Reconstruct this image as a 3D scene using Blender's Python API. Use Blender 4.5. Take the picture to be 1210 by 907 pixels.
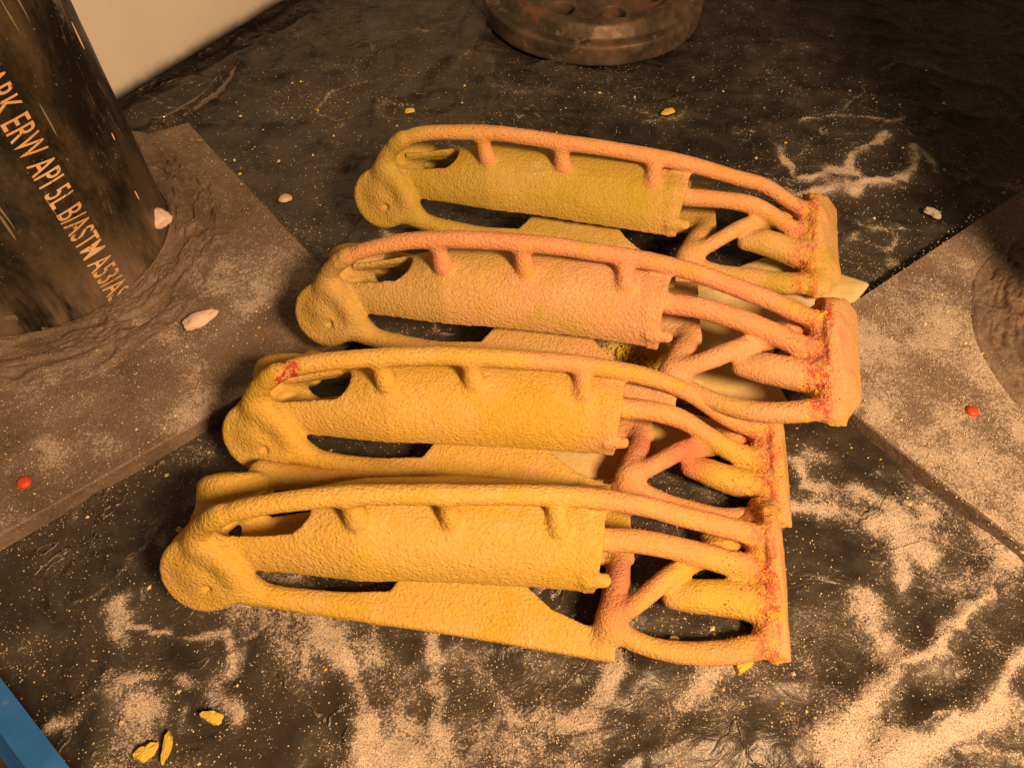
import bpy, bmesh, math, random
import numpy as np
from mathutils import Vector, Matrix
MM = 0.001
for o in list(bpy.data.objects): bpy.data.objects.remove(o)
SC = bpy.context.scene
COL = SC.collection
# ------------------------------------------------------------------ camera
TILT = math.radians(36.32); CAM_H = 300.0
cd = bpy.data.cameras.new('camera'); cam = bpy.data.objects.new('camera', cd); COL.objects.link(cam)
cam.location = (0, 0, CAM_H*MM); cam.rotation_euler = (TILT, 0, 0)
cd.sensor_width = 36; cd.lens = 36*910/1210; cd.clip_start = .01; cd.clip_end = 50
SC.camera = cam
# ------------------------------------------------------------------ light
w = bpy.data.worlds.new('World'); SC.world = w; w.use_nodes = True
w.node_tree.nodes['Background'].inputs[0].default_value = (1.0, .62, .33, 1)
w.node_tree.nodes['Background'].inputs[1].default_value = .088
ld = bpy.data.lights.new('work_lamp', 'AREA'); ld.shape = 'DISK'; ld.size = .15; ld.energy = 10.6; ld.color = (1.0, .59, .285)
lo = bpy.data.objects.new('work_lamp', ld); COL.objects.link(lo)
lo.location = (.33, -.23, .57)
lo.rotation_euler = (Vector((.02, .22, 0)) - lo.location).to_track_quat('-Z', 'Y').to_euler()
SC.view_settings.view_transform = 'Standard'; SC.view_settings.look = 'None'
SC.view_settings.exposure = 0; SC.view_settings.gamma = 1
# ------------------------------------------------------------------ measured tables (millimetres, world and part space)
FEATS=[[8.5, -10.6, 25.0], [16.4, 16.2, 53.4], [20.8, -3.0, 58.7], [12.6, -1.9, 39.8], [48.2, -0.4, 42.3], [64.8, -1.2, 49.6], [63.2, 2.7, 62.0], [98.8, 4.9, 59.0], [99.9, 0.4, 46.8], [142.0, 10.4, 47.5], [142.7, -1.4, 41.4], [153.9, -12.8, 24.4], [161.6, 12.6, 35.1], [29.4, -10.8, 32.0], [82.2, -10, 25.0], [22.2, -13.6, 15.4], [165.4, -35.2, 5.0], [165.6, -27.5, 8.0], [126.2, -10.9, 23.0], [159.0, 1.5, 32.4], [212.3, -1.3, 13.9], [228.5, 6.8, 17.3], [234.0, 6.2, 22.8], [229.6, -34.8, 2.1], [174.9, 2.4, 7.4], [164.1, -24.8, 18.4], [188.8, -11.6, 15.8], [200.1, -5.1, 19.1], [204.4, -33.4, 10.0]]
WARPS=[[[1.5, -0.9, -0.6], [0.9, 0.4, 0.3], [1.4, -0.6, -0.4], [1.9, 0.3, 0.3], [0.9, 0.2, 0.2], [5.8, 0, 0.1], [4.5, -0.2, -0.1], [2.6, -0.5, -0.3], [1.9, -0.2, -0.1], [-1.9, 0.1, 0.0], [-2.0, -1.1, -0.8], [-0.2, -0.6, -0.4], [-1.0, -0.7, -0.5], [1.8, 0.2, 0.2], [0.1, -0.3, -0.2], [-0.2, -0.8, -0.6], [-0, -0, -0.0], [-0, -0, -0.0], [-0.8, -0.4, -0.3], [-0.4, -0.1, -0.1], [-2.6, 1.8, 1.3], [-0.3, 1.4, 1.0], [-1.8, 0.8, 0.6], [-3.1, -0.2, -0.2], [-2.7, -0.4, -0.3], [-2.1, -1.6, -1.2], [-6.4, -1.1, -0.9], [-2.8, -0.8, -0.6], [-0, -0, -0.0]], [[2.1, -1.3, -1.1], [1.5, -0.9, -0.7], [-1.2, 0.9, 0.8], [-1.7, -1.4, -1.1], [0.5, -0.7, -0.5], [-2.1, -0.3, -0.2], [-1.7, -0.1, -0.0], [-1.2, 1.3, 1.1], [-1.5, 0.3, 0.3], [2.0, 0.4, 0.3], [1.3, 2.2, 1.7], [0.9, 1.0, 0.8], [-1.6, 1.0, 0.8], [0.7, -0.8, -0.7], [-1.2, -0, -0.0], [2.7, -0.2, -0.2], [0, 0, 0], [0, 0, 0], [1.2, 0.4, 0.3], [0.7, 0.8, 0.6], [-2.3, -5.2, -4.1], [0.4, -2.0, -1.6], [0.9, -2.2, -1.8], [-1.2, 0.3, 0.3], [2.2, 1.7, 1.3], [-0.3, 2.5, 2.0], [-0.3, 1.2, 1.0], [0, 0, 0], [0, 0, 0]], [[-2.8, 1.2, 1.5], [-3.2, -0.3, 0.4], [1.9, -1.9, -1.9], [0.4, 0, -0.1], [-0.6, -0.1, 0.1], [-2.9, 0.1, 0.7], [-1.1, 0.3, 0.5], [-1.3, 0.5, 0.7], [-1.3, 0.8, 0.9], [-2.2, 0.1, 0.6], [-0.5, 0.8, 0.7], [0.2, 0.5, 0.4], [1.4, 0.6, 0.2], [-2.7, 0.1, 0.7], [0.7, 0.7, 0.4], [-1.2, 1.1, 1.1], [0, 0, 0], [0, 0, 0], [-1.1, 0.8, 0.9], [-1.2, -0.3, 0.1], [3.1, 0.3, -0.5], [1.3, -0.3, -0.5], [2.3, 1.8, 0.9], [3.2, -0.1, -0.8], [-2.8, -1.1, -0.3], [0.4, 0.5, 0.3], [5.3, -2.6, -3.1], [3.2, 1.3, 0.3], [0, 0, 0]], [[-3.0, 2.8, 2.5], [-0.1, 0.8, 0.6], [-3.6, 2.3, 2.2], [-1.7, 1.5, 1.4], [-1.8, 0.5, 0.7], [-4.4, -0.5, 0.3], [-4.9, -0.5, 0.4], [-1.4, -2.1, -1.3], [0.4, -1.4, -1.1], [3.6, -1.1, -1.4], [2.4, -2.3, -2.0], [-1.1, -1.2, -0.7], [2.0, -0.8, -0.9], [-1.4, 0.4, 0.5], [0.6, -0, -0.1], [-2.2, 0.6, 0.8], [0, 0, 0], [0, 0, 0], [1.2, -1.0, -0.9], [1.4, -0.6, -0.7], [2.7, 4.5, 2.7], [-1.8, 0.8, 0.9], [-1.6, -0.6, -0.2], [2.0, 0.3, -0.1], [5.2, -0.2, -1.0], [3.5, -1.2, -1.4], [3.7, 4.9, 2.9], [0, 0, 0], [0, 0, 0]]]
POSES=[[2e-05, 0.0048, 0.01079, -125.29557, 124.29276, -0.07451], [-0.02925, -0.04232, -0.00066, -114.88253, 184.40693, -0.24781], [-0.15343, -0.02544, -0.098, -87.99792, 246.75306, 4.76869], [-0.14802, 0.01279, -0.0524, -71.13721, 328.98771, 3.5621]]
STROKES=[[[[-76, 107], [-64, 86], [-49, 52]], 9, 1], [[[-35, 102], [-27, 80], [-27, 52]], 6, 0.8], [[[-54, 93], [-42, 74], [-37, 52]], 13, 0.72], [[[-11, 86], [-2, 78], [11, 65], [28, 52]], 5, 0.62], [[[45, 88], [30, 74], [11, 68]], 4, 0.8], [[[79, 88], [71, 74], [56, 54]], 8, 0.62], [[[70, 68], [35, 62], [17, 57]], 7, 0.55], [[[-15, 89], [11, 83], [26, 68], [46, 52]], 22, 0.42], [[[124, 179], [131, 160], [160, 158], [160, 138], [169, 129]], 3.4, 0.75], [[[118, 152], [143, 148], [160, 146], [152, 123]], 4, 0.75], [[[138, 113], [138, 89], [139, 83], [128, 65], [112, 52]], 6.5, 1], [[[139, 83], [158, 93], [185, 114]], 2.2, 0.85], [[[122, 55], [142, 59], [155, 62], [170, 72], [195, 94]], 2.8, 0.95], [[[130, 53], [135, 57]], 7, 0.8], [[[-164, 68], [-156, 75], [-142, 83], [-117, 86], [-107, 77]], 3.5, 0.75], [[[-143, 74], [-138, 69]], 10, 0.5], [[[-154, 111], [-150, 97]], 6, 0.7], [[[-147, 101], [-132, 104], [-114, 102], [-108, 93], [-114, 86]], 1.8, 0.8], [[[-155, 146], [-161, 123], [-170, 109]], 1.6, 0.6], [[[-201, 138], [-176, 116], [-179, 96]], 14, 0.3], [[[-214, 154], [-160, 171], [-144, 198]], 10, 0.3], [[[161, 414], [174, 378], [207, 377], [214, 395], [232, 412]], 3, 0.9], [[[136, 378], [173, 363], [215, 369], [243, 386], [256, 403], [262, 382]], 4, 0.8], [[[270, 382], [298, 369]], 3, 0.5], [[[189, 432], [213, 440], [251, 436]], 2.5, 0.7], [[[-3, 480], [31, 467], [65, 460]], 7, 0.33], [[[91, 438], [117, 445]], 4, 0.5], [[[-27, 513], [21, 501], [55, 482]], 9, 0.3], [[[172, 382], [187, 412]], 3, 0.3], [[[217, 238], [214, 284], [184, 310]], 14, 0.25], [[[186, 171], [199, 154], [200, 116]], 16, 0.3], [[[-91, 352], [-70, 336], [-60, 326]], 5, 0.6], [[[20, 154], [56, 150], [87, 138]], 9, 0.55], [[[-89, 176], [-60, 182], [-32, 171]], 6, 0.45], [[[12, 104], [29, 116]], 8, 0.35], [[[-51, 96], [-2, 71], [48, 65], [92, 71]], 26, 0.34], [[[116, 138], [116, 96], [99, 59]], 16, 0.16], [[[164, 146], [182, 123], [208, 138]], 18, 0.15], [[[-191, 131], [-149, 96], [-148, 59]], 26, 0.26], [[[-123, 109], [-94, 116], [-80, 96]], 14, 0.28]]
SLAB_A=[[185, 277], [175, 266], [159, 257], [141, 254], [130, 245], [126, 224], [131, 202], [115, 200], [101, 205], [78, 213], [55, 224], [35, 226], [23, 242], [41, 256], [87, 285], [134, 298], [164, 288]]
SLAB_B=[[6, 186], [37, 190], [73, 206], [107, 195], [115, 186], [93, 181], [74, 182], [58, 175], [44, 162], [28, 168]]
# ------------------------------------------------------------------ numpy helpers
def hash3(i, j, k, seed):
    n = (i*73856093) ^ (j*19349663) ^ (k*83492791) ^ (seed*2654435761 & 0x7fffffff)
    n = n & 0xffffffff
    n = ((n ^ (n >> 13))*1274126177) & 0xffffffff
    n = (n ^ (n >> 16)) & 0xffffff
    return n.astype(np.float32)/float(0xffffff)
def vnoise(P, scale, seed=0):
    Q = P/scale + 1000.0
    I = np.floor(Q).astype(np.int64); Fq = (Q - I).astype(np.float32); Fq = Fq*Fq*(3-2*Fq)
    r = 0
    for a in (0, 1):
        wa = Fq[:, 0] if a else 1-Fq[:, 0]
        for b in (0, 1):
            wb = Fq[:, 1] if b else 1-Fq[:, 1]
            for c in (0, 1):
                wc = Fq[:, 2] if c else 1-Fq[:, 2]
                r = r + wa*wb*wc*hash3(I[:, 0]+a, I[:, 1]+b, I[:, 2]+c, seed)
    return r*2-1
def fbm(P, scale, oct=4, seed=0):
    r = 0; a = 1; t = 0
    for o in range(oct):
        r = r + a*vnoise(P, scale/2**o, seed+o*7); t += a; a *= .5
    return r/t
def xy3(x, y, z=0):
    return np.stack([x, y, np.full_like(x, z)], -1)
def sstep(a, b, x):
    t = np.clip((x-a)/(b-a), 0, 1); return t*t*(3-2*t)
def seg_dist(P2, a, b):
    a = np.array(a, float); b = np.array(b, float); d = b-a
    t = np.clip(((P2-a)@d)/max(d@d, 1e-9), 0, 1)
    return np.hypot(*(P2 - a - t[:, None]*d).T)
def poly_sdf(X, Y, pts):
    pts = np.array(pts, float); n = len(pts)
    d = np.full(X.shape, 1e9); s = np.ones(X.shape)
    for i in range(n):
        a = pts[i]; b = pts[i-1]; e = b-a; wx = X-a[0]; wy = Y-a[1]
        t = np.clip((wx*e[0]+wy*e[1])/(e@e), 0, 1)
        d = np.minimum(d, (wx-e[0]*t)**2+(wy-e[1]*t)**2)
        c1 = Y >= a[1]; c2 = Y < b[1]; c3 = e[0]*wy > e[1]*wx
        fl = (c1 & c2 & c3) | (~c1 & ~c2 & ~c3)
        s = np.where(fl, -s, s)
    return s*np.sqrt(d)
def smin(a, b, k):
    h = np.clip(.5+.5*(b-a)/k, 0, 1)
    return b*(1-h)+a*h-k*h*(1-h)
def smax(a, b, k): return -smin(-a, -b, k)
class Field:
    def __init__(s, lo, hi, h):
        s.lo = np.array(lo, float); s.h = h
        s.n = np.ceil((np.array(hi)-s.lo)/h).astype(int)+1
        s.f = np.full(s.n, 12.0, np.float32); s.hard = np.full(s.n, 12.0, np.float32); s.lab = np.zeros(s.n, np.int8)
        s.names = []
    def box(s, lo, hi, m):
        a = np.clip(np.floor((np.array(lo)-m-s.lo)/s.h).astype(int), 0, s.n)
        b = np.clip(np.ceil((np.array(hi)+m-s.lo)/s.h).astype(int)+1, 0, s.n)
        sl = tuple(slice(*q) for q in zip(a, b))
        g = [s.lo[i]+s.h*np.arange(a[i], b[i]) for i in range(3)]
        return sl, np.meshgrid(*g, indexing='ij')
    def add(s, lo, hi, fn, name, k=3.0, m=9.0):
        if name not in s.names: s.names.append(name)
        L = s.names.index(name)
        sl, (X, Y, Z) = s.box(lo, hi, m)
        d = np.minimum(fn(X, Y, Z), 12).astype(np.float32)
        hb = d < s.hard[sl]
        s.lab[sl] = np.where(hb, L, s.lab[sl]); s.hard[sl] = np.minimum(s.hard[sl], d)
        s.f[sl] = smin(s.f[sl], d, k)
    def cut(s, lo, hi, fn, k=1.0, m=3):
        sl, (X, Y, Z) = s.box(lo, hi, m)
        s.f[sl] = smax(s.f[sl], -fn(X, Y, Z).astype(np.float32), k)
    def tube(s, pts, rad, name, k=3.0, sy=1.0, sub=5):
        P = np.array(pts, float); R = np.array(rad, float) if np.ndim(rad) else np.full(len(P), float(rad))
        if len(P) > 2:
            Q = []; RR = []
            for i in range(len(P)-1):
                p0 = P[max(i-1, 0)]; p1 = P[i]; p2 = P[i+1]; p3 = P[min(i+2, len(P)-1)]
                for j in range(sub):
                    t = j/sub
                    Q.append(.5*((2*p1)+(-p0+p2)*t+(2*p0-5*p1+4*p2-p3)*t*t+(-p0+3*p1-3*p2+p3)*t**3)); RR.append(R[i]*(1-t)+R[i+1]*t)
            Q.append(P[-1]); RR.append(R[-1]); P = np.array(Q); R = np.array(RR)
        # the whole tube is one primitive: evaluate per segment in its own box, hard union
        rm = R.max()
        lo = P.min(0)-rm; hi = P.max(0)+rm
        sl, (X, Y, Z) = s.box(lo, hi, 9)
        d = np.full(X.shape, 12.0, np.float32)
        for i in range(len(P)-1):
            a, b = P[i], P[i+1]; ab = b-a; L2 = ab@ab+1e-9
            l2 = np.minimum(a, b)-rm-9; h2 = np.maximum(a, b)+rm+9
            ia = [int(np.clip(math.floor((l2[q]-X[0, 0, 0]*(q == 0)-Y[0, 0, 0]*(q == 1)-Z[0, 0, 0]*(q == 2))/s.h), 0, X.shape[q])) for q in range(3)]
            ib = [int(np.clip(math.ceil((h2[q]-X[0, 0, 0]*(q == 0)-Y[0, 0, 0]*(q == 1)-Z[0, 0, 0]*(q == 2))/s.h)+1, 0, X.shape[q])) for q in range(3)]
            ss = tuple(slice(u, v) for u, v in zip(ia, ib))
            x, y, z = X[ss]-a[0], (Y[ss]-a[1]), Z[ss]-a[2]
            t = np.clip((x*ab[0]+y*ab[1]+z*ab[2])/L2, 0, 1)
            dd = np.sqrt((x-t*ab[0])**2+((y-t*ab[1])/sy)**2+(z-t*ab[2])**2)-(R[i]*(1-t)+R[i+1]*t)
            d[ss] = np.minimum(d[ss], dd)
        if name not in s.names: s.names.append(name)
        L = s.names.index(name)
        hb = d < s.hard[sl]
        s.lab[sl] = np.where(hb, L, s.lab[sl]); s.hard[sl] = np.minimum(s.hard[sl], d)
        s.f[sl] = smin(s.f[sl], d, k)
    def mesh(s):
        f = s.f; ins = f < 0
        c = ins[:-1, :-1, :-1].astype(np.int8)
        for o in ((1,0,0),(0,1,0),(1,1,0),(0,0,1),(1,0,1),(0,1,1),(1,1,1)):
            c = c + ins[o[0]:ins.shape[0]-1+o[0], o[1]:ins.shape[1]-1+o[1], o[2]:ins.shape[2]-1+o[2]]
        act = (c > 0) & (c < 8)
        I = np.argwhere(act); idx = np.full(act.shape, -1, np.int64); idx[act] = np.arange(len(I))
        acc = np.zeros((len(I), 3)); cnt = np.zeros(len(I))
        cs = [(a, b, d) for a in (0, 1) for b in (0, 1) for d in (0, 1)]
        val = {q: f[I[:, 0]+q[0], I[:, 1]+q[1], I[:, 2]+q[2]] for q in cs}
        for q in cs:
            for ax in range(3):
                if q[ax] == 0:
                    r = list(q); r[ax] = 1; r = tuple(r); a = val[q]; b = val[r]
                    m = (a < 0) != (b < 0); t = np.where(m, a/np.where(a == b, 1, a-b), 0)
                    p = np.zeros((len(I), 3)); p += q; p[:, ax] += t
                    acc[m] += p[m]; cnt[m] += 1
        V = s.lo+s.h*(I+acc/cnt[:, None])
        near = np.minimum(np.round(I+acc/cnt[:, None]).astype(int), s.n-1)
        vl = s.lab[near[:, 0], near[:, 1], near[:, 2]]
        quads = []
        for ax in range(3):
            sl0 = [slice(1, -1)]*3; sl0[ax] = slice(0, -1); sl1 = list(sl0); sl1[ax] = slice(1, None)
            a = ins[tuple(sl0)]; b = ins[tuple(sl1)]
            for m, flip in ((a & ~b, False), (~a & b, True)):
                E = np.argwhere(m)+[0 if q == ax else 1 for q in range(3)]
                u, v = (ax+1) % 3, (ax+2) % 3
                def at(du, dv):
                    e = E.copy(); e[:, u] -= du; e[:, v] -= dv
                    return idx[e[:, 0], e[:, 1], e[:, 2]]
                q4 = np.stack([at(1, 1), at(0, 1), at(0, 0), at(1, 0)], -1)
                quads.append(q4[:, ::-1] if flip else q4)
        return V, np.concatenate(quads), vl
def vnormals(V, Fq):
    A = V[Fq[:, 2]]-V[Fq[:, 0]]; B = V[Fq[:, 3]]-V[Fq[:, 1]]; N = np.cross(A, B)
    out = np.zeros_like(V)
    for c in range(3):
        for k in range(4): out[:, c] += np.bincount(Fq[:, k], N[:, c], len(V))
    return out/np.maximum(np.linalg.norm(out, axis=1), 1e-12)[:, None]
def mesh_np(name, V, Fq, N=None):
    me = bpy.data.meshes.new(name); nf = len(Fq); k = Fq.shape[1]
    me.vertices.add(len(V)); me.vertices.foreach_set('co', (V*MM).astype(np.float32).ravel())
    me.loops.add(nf*k); me.loops.foreach_set('vertex_index', Fq.astype(np.int32).ravel())
    me.polygons.add(nf); me.polygons.foreach_set('loop_start', np.arange(0, nf*k, k, dtype=np.int32))
    me.update(calc_edges=True)
    me.polygons.foreach_set('use_smooth', np.ones(nf, bool))
    if N is not None: me.normals_split_custom_set_from_vertices(N.astype(np.float32))
    return me
def link(name, me, mat=None, parent=None, loc=None):
    o = bpy.data.objects.new(name, me); COL.objects.link(o)
    if mat is not None and me is not None:
        me.materials.clear(); me.materials.append(mat)
    if parent: o.parent = parent
    if loc is not None: o.location = loc
    return o
def tag(o, label=None, cat=None, group=None, kind=None):
    if label: o['label'] = label
    if cat: o['category'] = cat
    if group: o['group'] = group
    if kind: o['kind'] = kind
    return o
def empty(name, loc, rz=0):
    o = bpy.data.objects.new(name, None); COL.objects.link(o); o.location = [v*MM for v in loc]; o.rotation_euler[2] = rz
    o.empty_display_size = .01
    return o
# ------------------------------------------------------------------ material helpers
class NT:
    def __init__(s, name):
        s.m = bpy.data.materials.new(name); s.m.use_nodes = True; s.t = s.m.node_tree; s.b = s.t.nodes['Principled BSDF']
        s.co = s.n('ShaderNodeTexCoord').outputs['Object']
    def n(s, typ, **kw):
        nd = s.t.nodes.new(typ)
        for k, v in kw.items(): setattr(nd, k, v)
        return nd
    def lk(s, a, b): s.t.links.new(a, b)
    def put(s, sock, v):
        if isinstance(v, (int, float)): sock.default_value = v
        elif isinstance(v, tuple): sock.default_value = v if len(v) != 3 or sock.type == 'VECTOR' else (*v, 1)
        else: s.lk(v, sock)
    def noise(s, scale, detail=3, rough=.55, vec=None, dist=0.0, out='Fac'):
        nd = s.n('ShaderNodeTexNoise'); nd.inputs['Scale'].default_value = scale; nd.inputs['Detail'].default_value = detail
        nd.inputs['Roughness'].default_value = rough; nd.inputs['Distortion'].default_value = dist
        s.lk(vec if vec is not None else s.co, nd.inputs['Vector']); return nd.outputs[out]
    def voro(s, scale, feat='F1', vec=None, out='Distance'):
        nd = s.n('ShaderNodeTexVoronoi', feature=feat); nd.inputs['Scale'].default_value = scale
        s.lk(vec if vec is not None else s.co, nd.inputs['Vector']); return nd.outputs[out]
    def scale(s, v, sc):
        nd = s.n('ShaderNodeMapping'); nd.inputs['Scale'].default_value = sc; s.lk(v, nd.inputs['Vector']); return nd.outputs[0]
    def ramp(s, x, a, b, lo=0.0, hi=1.0):
        nd = s.n('ShaderNodeMapRange', interpolation_type='SMOOTHSTEP')
        s.put(nd.inputs['Value'], x); s.put(nd.inputs['From Min'], a); s.put(nd.inputs['From Max'], b)
        s.put(nd.inputs['To Min'], lo); s.put(nd.inputs['To Max'], hi); return nd.outputs[0]
    def math(s, op, a, b=0.0, clamp=False):
        nd = s.n('ShaderNodeMath', operation=op, use_clamp=clamp); s.put(nd.inputs[0], a); s.put(nd.inputs[1], b); return nd.outputs[0]
    def mix(s, f, a, b):
        nd = s.n('ShaderNodeMix', data_type='RGBA'); s.put(nd.inputs[0], f); s.put(nd.inputs[6], a); s.put(nd.inputs[7], b); return nd.outputs[2]
    def attr(s, name):
        nd = s.n('ShaderNodeAttribute'); nd.attribute_name = name; return nd.outputs['Fac']
    def sep(s, v=None):
        nd = s.n('ShaderNodeSeparateXYZ'); s.lk(v if v is not None else s.co, nd.inputs[0]); return nd.outputs
    def normal_z(s):
        g = s.n('ShaderNodeNewGeometry'); return s.sep(g.outputs['Normal'])[2]
    def bump(s, h, dist, strength=1.0, prev=None):
        nd = s.n('ShaderNodeBump'); nd.inputs['Strength'].default_value = strength; nd.inputs['Distance'].default_value = dist
        s.lk(h, nd.inputs['Height'])
        if prev is not None: s.lk(prev, nd.inputs['Normal'])
        return nd.outputs[0]
    def done(s, col, rough=.8, normal=None, spec=.5, metal=0.0):
        s.put(s.b.inputs['Base Color'], col); s.put(s.b.inputs['Roughness'], rough)
        s.put(s.b.inputs['Specular IOR Level'], spec); s.put(s.b.inputs['Metallic'], metal)
        if normal is not None: s.lk(normal, s.b.inputs['Normal'])
        return s.m
POWDER = (.64, .56, .50)
def coat_material(name, yellow, pink, amount, start, red, seed):
    """powder coat of one casting: deep yellow powder, a paler pinkish dusting, raw red at the plate"""
    t = NT(name)
    off = t.n('ShaderNodeMapping'); off.inputs['Location'].default_value = (seed*.37, seed*.21, 0); t.lk(t.co, off.inputs['Vector']); v = off.outputs[0]
    x = t.sep()[0]
    big = t.noise(22, 3, .55, v); mid = t.noise(75, 3, .6, v); fine = t.noise(650, 3, .6, v)
    gr = t.ramp(x, start*MM, (start+75)*MM)
    up = t.ramp(t.normal_z(), .15, .95)
    p = t.math('ADD', t.math('MULTIPLY', gr, .85), t.math('MULTIPLY', t.math('SUBTRACT', big, .5), 2.4))
    p = t.math('ADD', p, t.math('MULTIPLY', t.math('SUBTRACT', mid, .5), .9))
    p = t.math('ADD', p, amount)
    p = t.ramp(p, .05, .85)
    c = t.mix(p, yellow, pink)
    # loose pale dust settled on top surfaces
    ds = t.math('MULTIPLY', up, t.ramp(t.noise(48, 4, .6, v), .42, .72))
    c = t.mix(t.math('MULTIPLY', ds, .30), c, (.80, .62, .42))
    # raw yellow specks and olive where the powder is thin
    c = t.mix(t.math('MULTIPLY', t.ramp(t.noise(33, 3, .6, v, .5), .50, .68), .75), c, (yellow[0]*.90, yellow[1]*.92, yellow[2]*.42))
    c = t.mix(t.math('MULTIPLY', t.ramp(fine, .3, .7, 1, 0), .28), c, (yellow[0]*.62, yellow[1]*.5, yellow[2]*.5))
    # red grit on the inner face of the end plate
    y = t.sep()[1]
    zone = t.math('MULTIPLY', t.ramp(x, 211*MM, 221*MM), t.ramp(x, 230*MM, 225.5*MM))
    spots = t.ramp(t.noise(420, 4, .75, v), .40, .58)
    patch = t.ramp(t.math('ADD', t.noise(60, 3, .6, v), t.math('MULTIPLY', zone, .22)), .52, .66)
    r = t.math('MULTIPLY', t.math('MULTIPLY', zone, patch), spots)
    c = t.mix(t.math('MULTIPLY', t.math('MULTIPLY', r, red), t.ramp(t.noise(90, 2, .5, v), .25, .6, .45, 1)), c, (.56, .05, .045))
    c = t.mix(t.math('MULTIPLY', t.math('MULTIPLY', zone, t.ramp(t.noise(210, 3, .6, v), .56, .62)), .8), c, (.80, .50, .06))
    veil = t.math('MULTIPLY', t.ramp(x, 150*MM, 205*MM), t.ramp(t.noise(42, 3, .6, v), .55, .75))
    c = t.mix(t.math('MULTIPLY', veil, .5*red), c, (.74, .22, .16))
    # where the struts meet, red undercoat shows through; the lobe stays raw yellow
    def near_pt(p, r0, r1):
        q = t.n('ShaderNodeVectorMath', operation='DISTANCE'); t.lk(t.co, q.inputs[0]); q.inputs[1].default_value = tuple(a*MM for a in p)
        return t.ramp(t.math('ADD', q.outputs['Value'], t.math('MULTIPLY', t.math('SUBTRACT', mid, .5), .014)), r1*MM, r0*MM)
    c = t.mix(t.math('MULTIPLY', near_pt((205, -13, 12), 8, 22), .6), c, (yellow[0]*.92, yellow[1]*.98, yellow[2]*.6))
    c = t.mix(t.math('MULTIPLY', near_pt((169, -9, 12), 6, 17), .75 if seed in (1, 2, 3) else .15), c, (.62, .23, .16))
    c = t.mix(t.math('MULTIPLY', near_pt((164, -24, 12), 3, 12), .6 if seed in (1, 2, 3) else .1), c, (.68, .25, .16))
    if seed in (2, 3): c = t.mix(t.math('MULTIPLY', near_pt((188, -8, 18), 5, 20), .7), c, (.60, .17, .13))
    if seed == 3: c = t.mix(t.math('MULTIPLY', near_pt((193, -5, 18), 4, 11), .85), c, (.48, .03, .05))
    if seed == 3: c = t.mix(t.math('MULTIPLY', near_pt((130, -22, 12), 5, 14), .7), c, (.55, .14, .10))
    if seed == 6: c = t.mix(t.math('MULTIPLY', t.math('MULTIPLY', near_pt((24, -4, 58), 7, 11), t.ramp(t.noise(330, 3, .6, v), .5, .55)), .9), c, (.52, .03, .03))
    # red stain at the hinge
    vx = t.n('ShaderNodeVectorMath', operation='DISTANCE'); t.lk(t.co, vx.inputs[0]); vx.inputs[1].default_value = (-3*MM, 5*MM, 37*MM)
    hs = t.math('MULTIPLY', t.ramp(vx.outputs['Value'], 11*MM, 6*MM), t.ramp(t.noise(120, 2, .5, v), .40, .5))
    c = t.mix(t.math('MULTIPLY', hs, .85 if seed == 1 else .25), c, (.55, .05, .03))
    h1 = t.noise(1080, 2, .5, t.scale(v, (.85, 1.1, 1.1))); h2 = t.voro(900, 'SMOOTH_F1', v)
    n = t.bump(t.math('SUBTRACT', h1, t.math('MULTIPLY', h2, .5)), .0009, .8)
    n = t.bump(fine, .0004, .6, n)
    return t.done(t.mix(.07, c, (0.02, .012, .004)), .93, n, .22)
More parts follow.
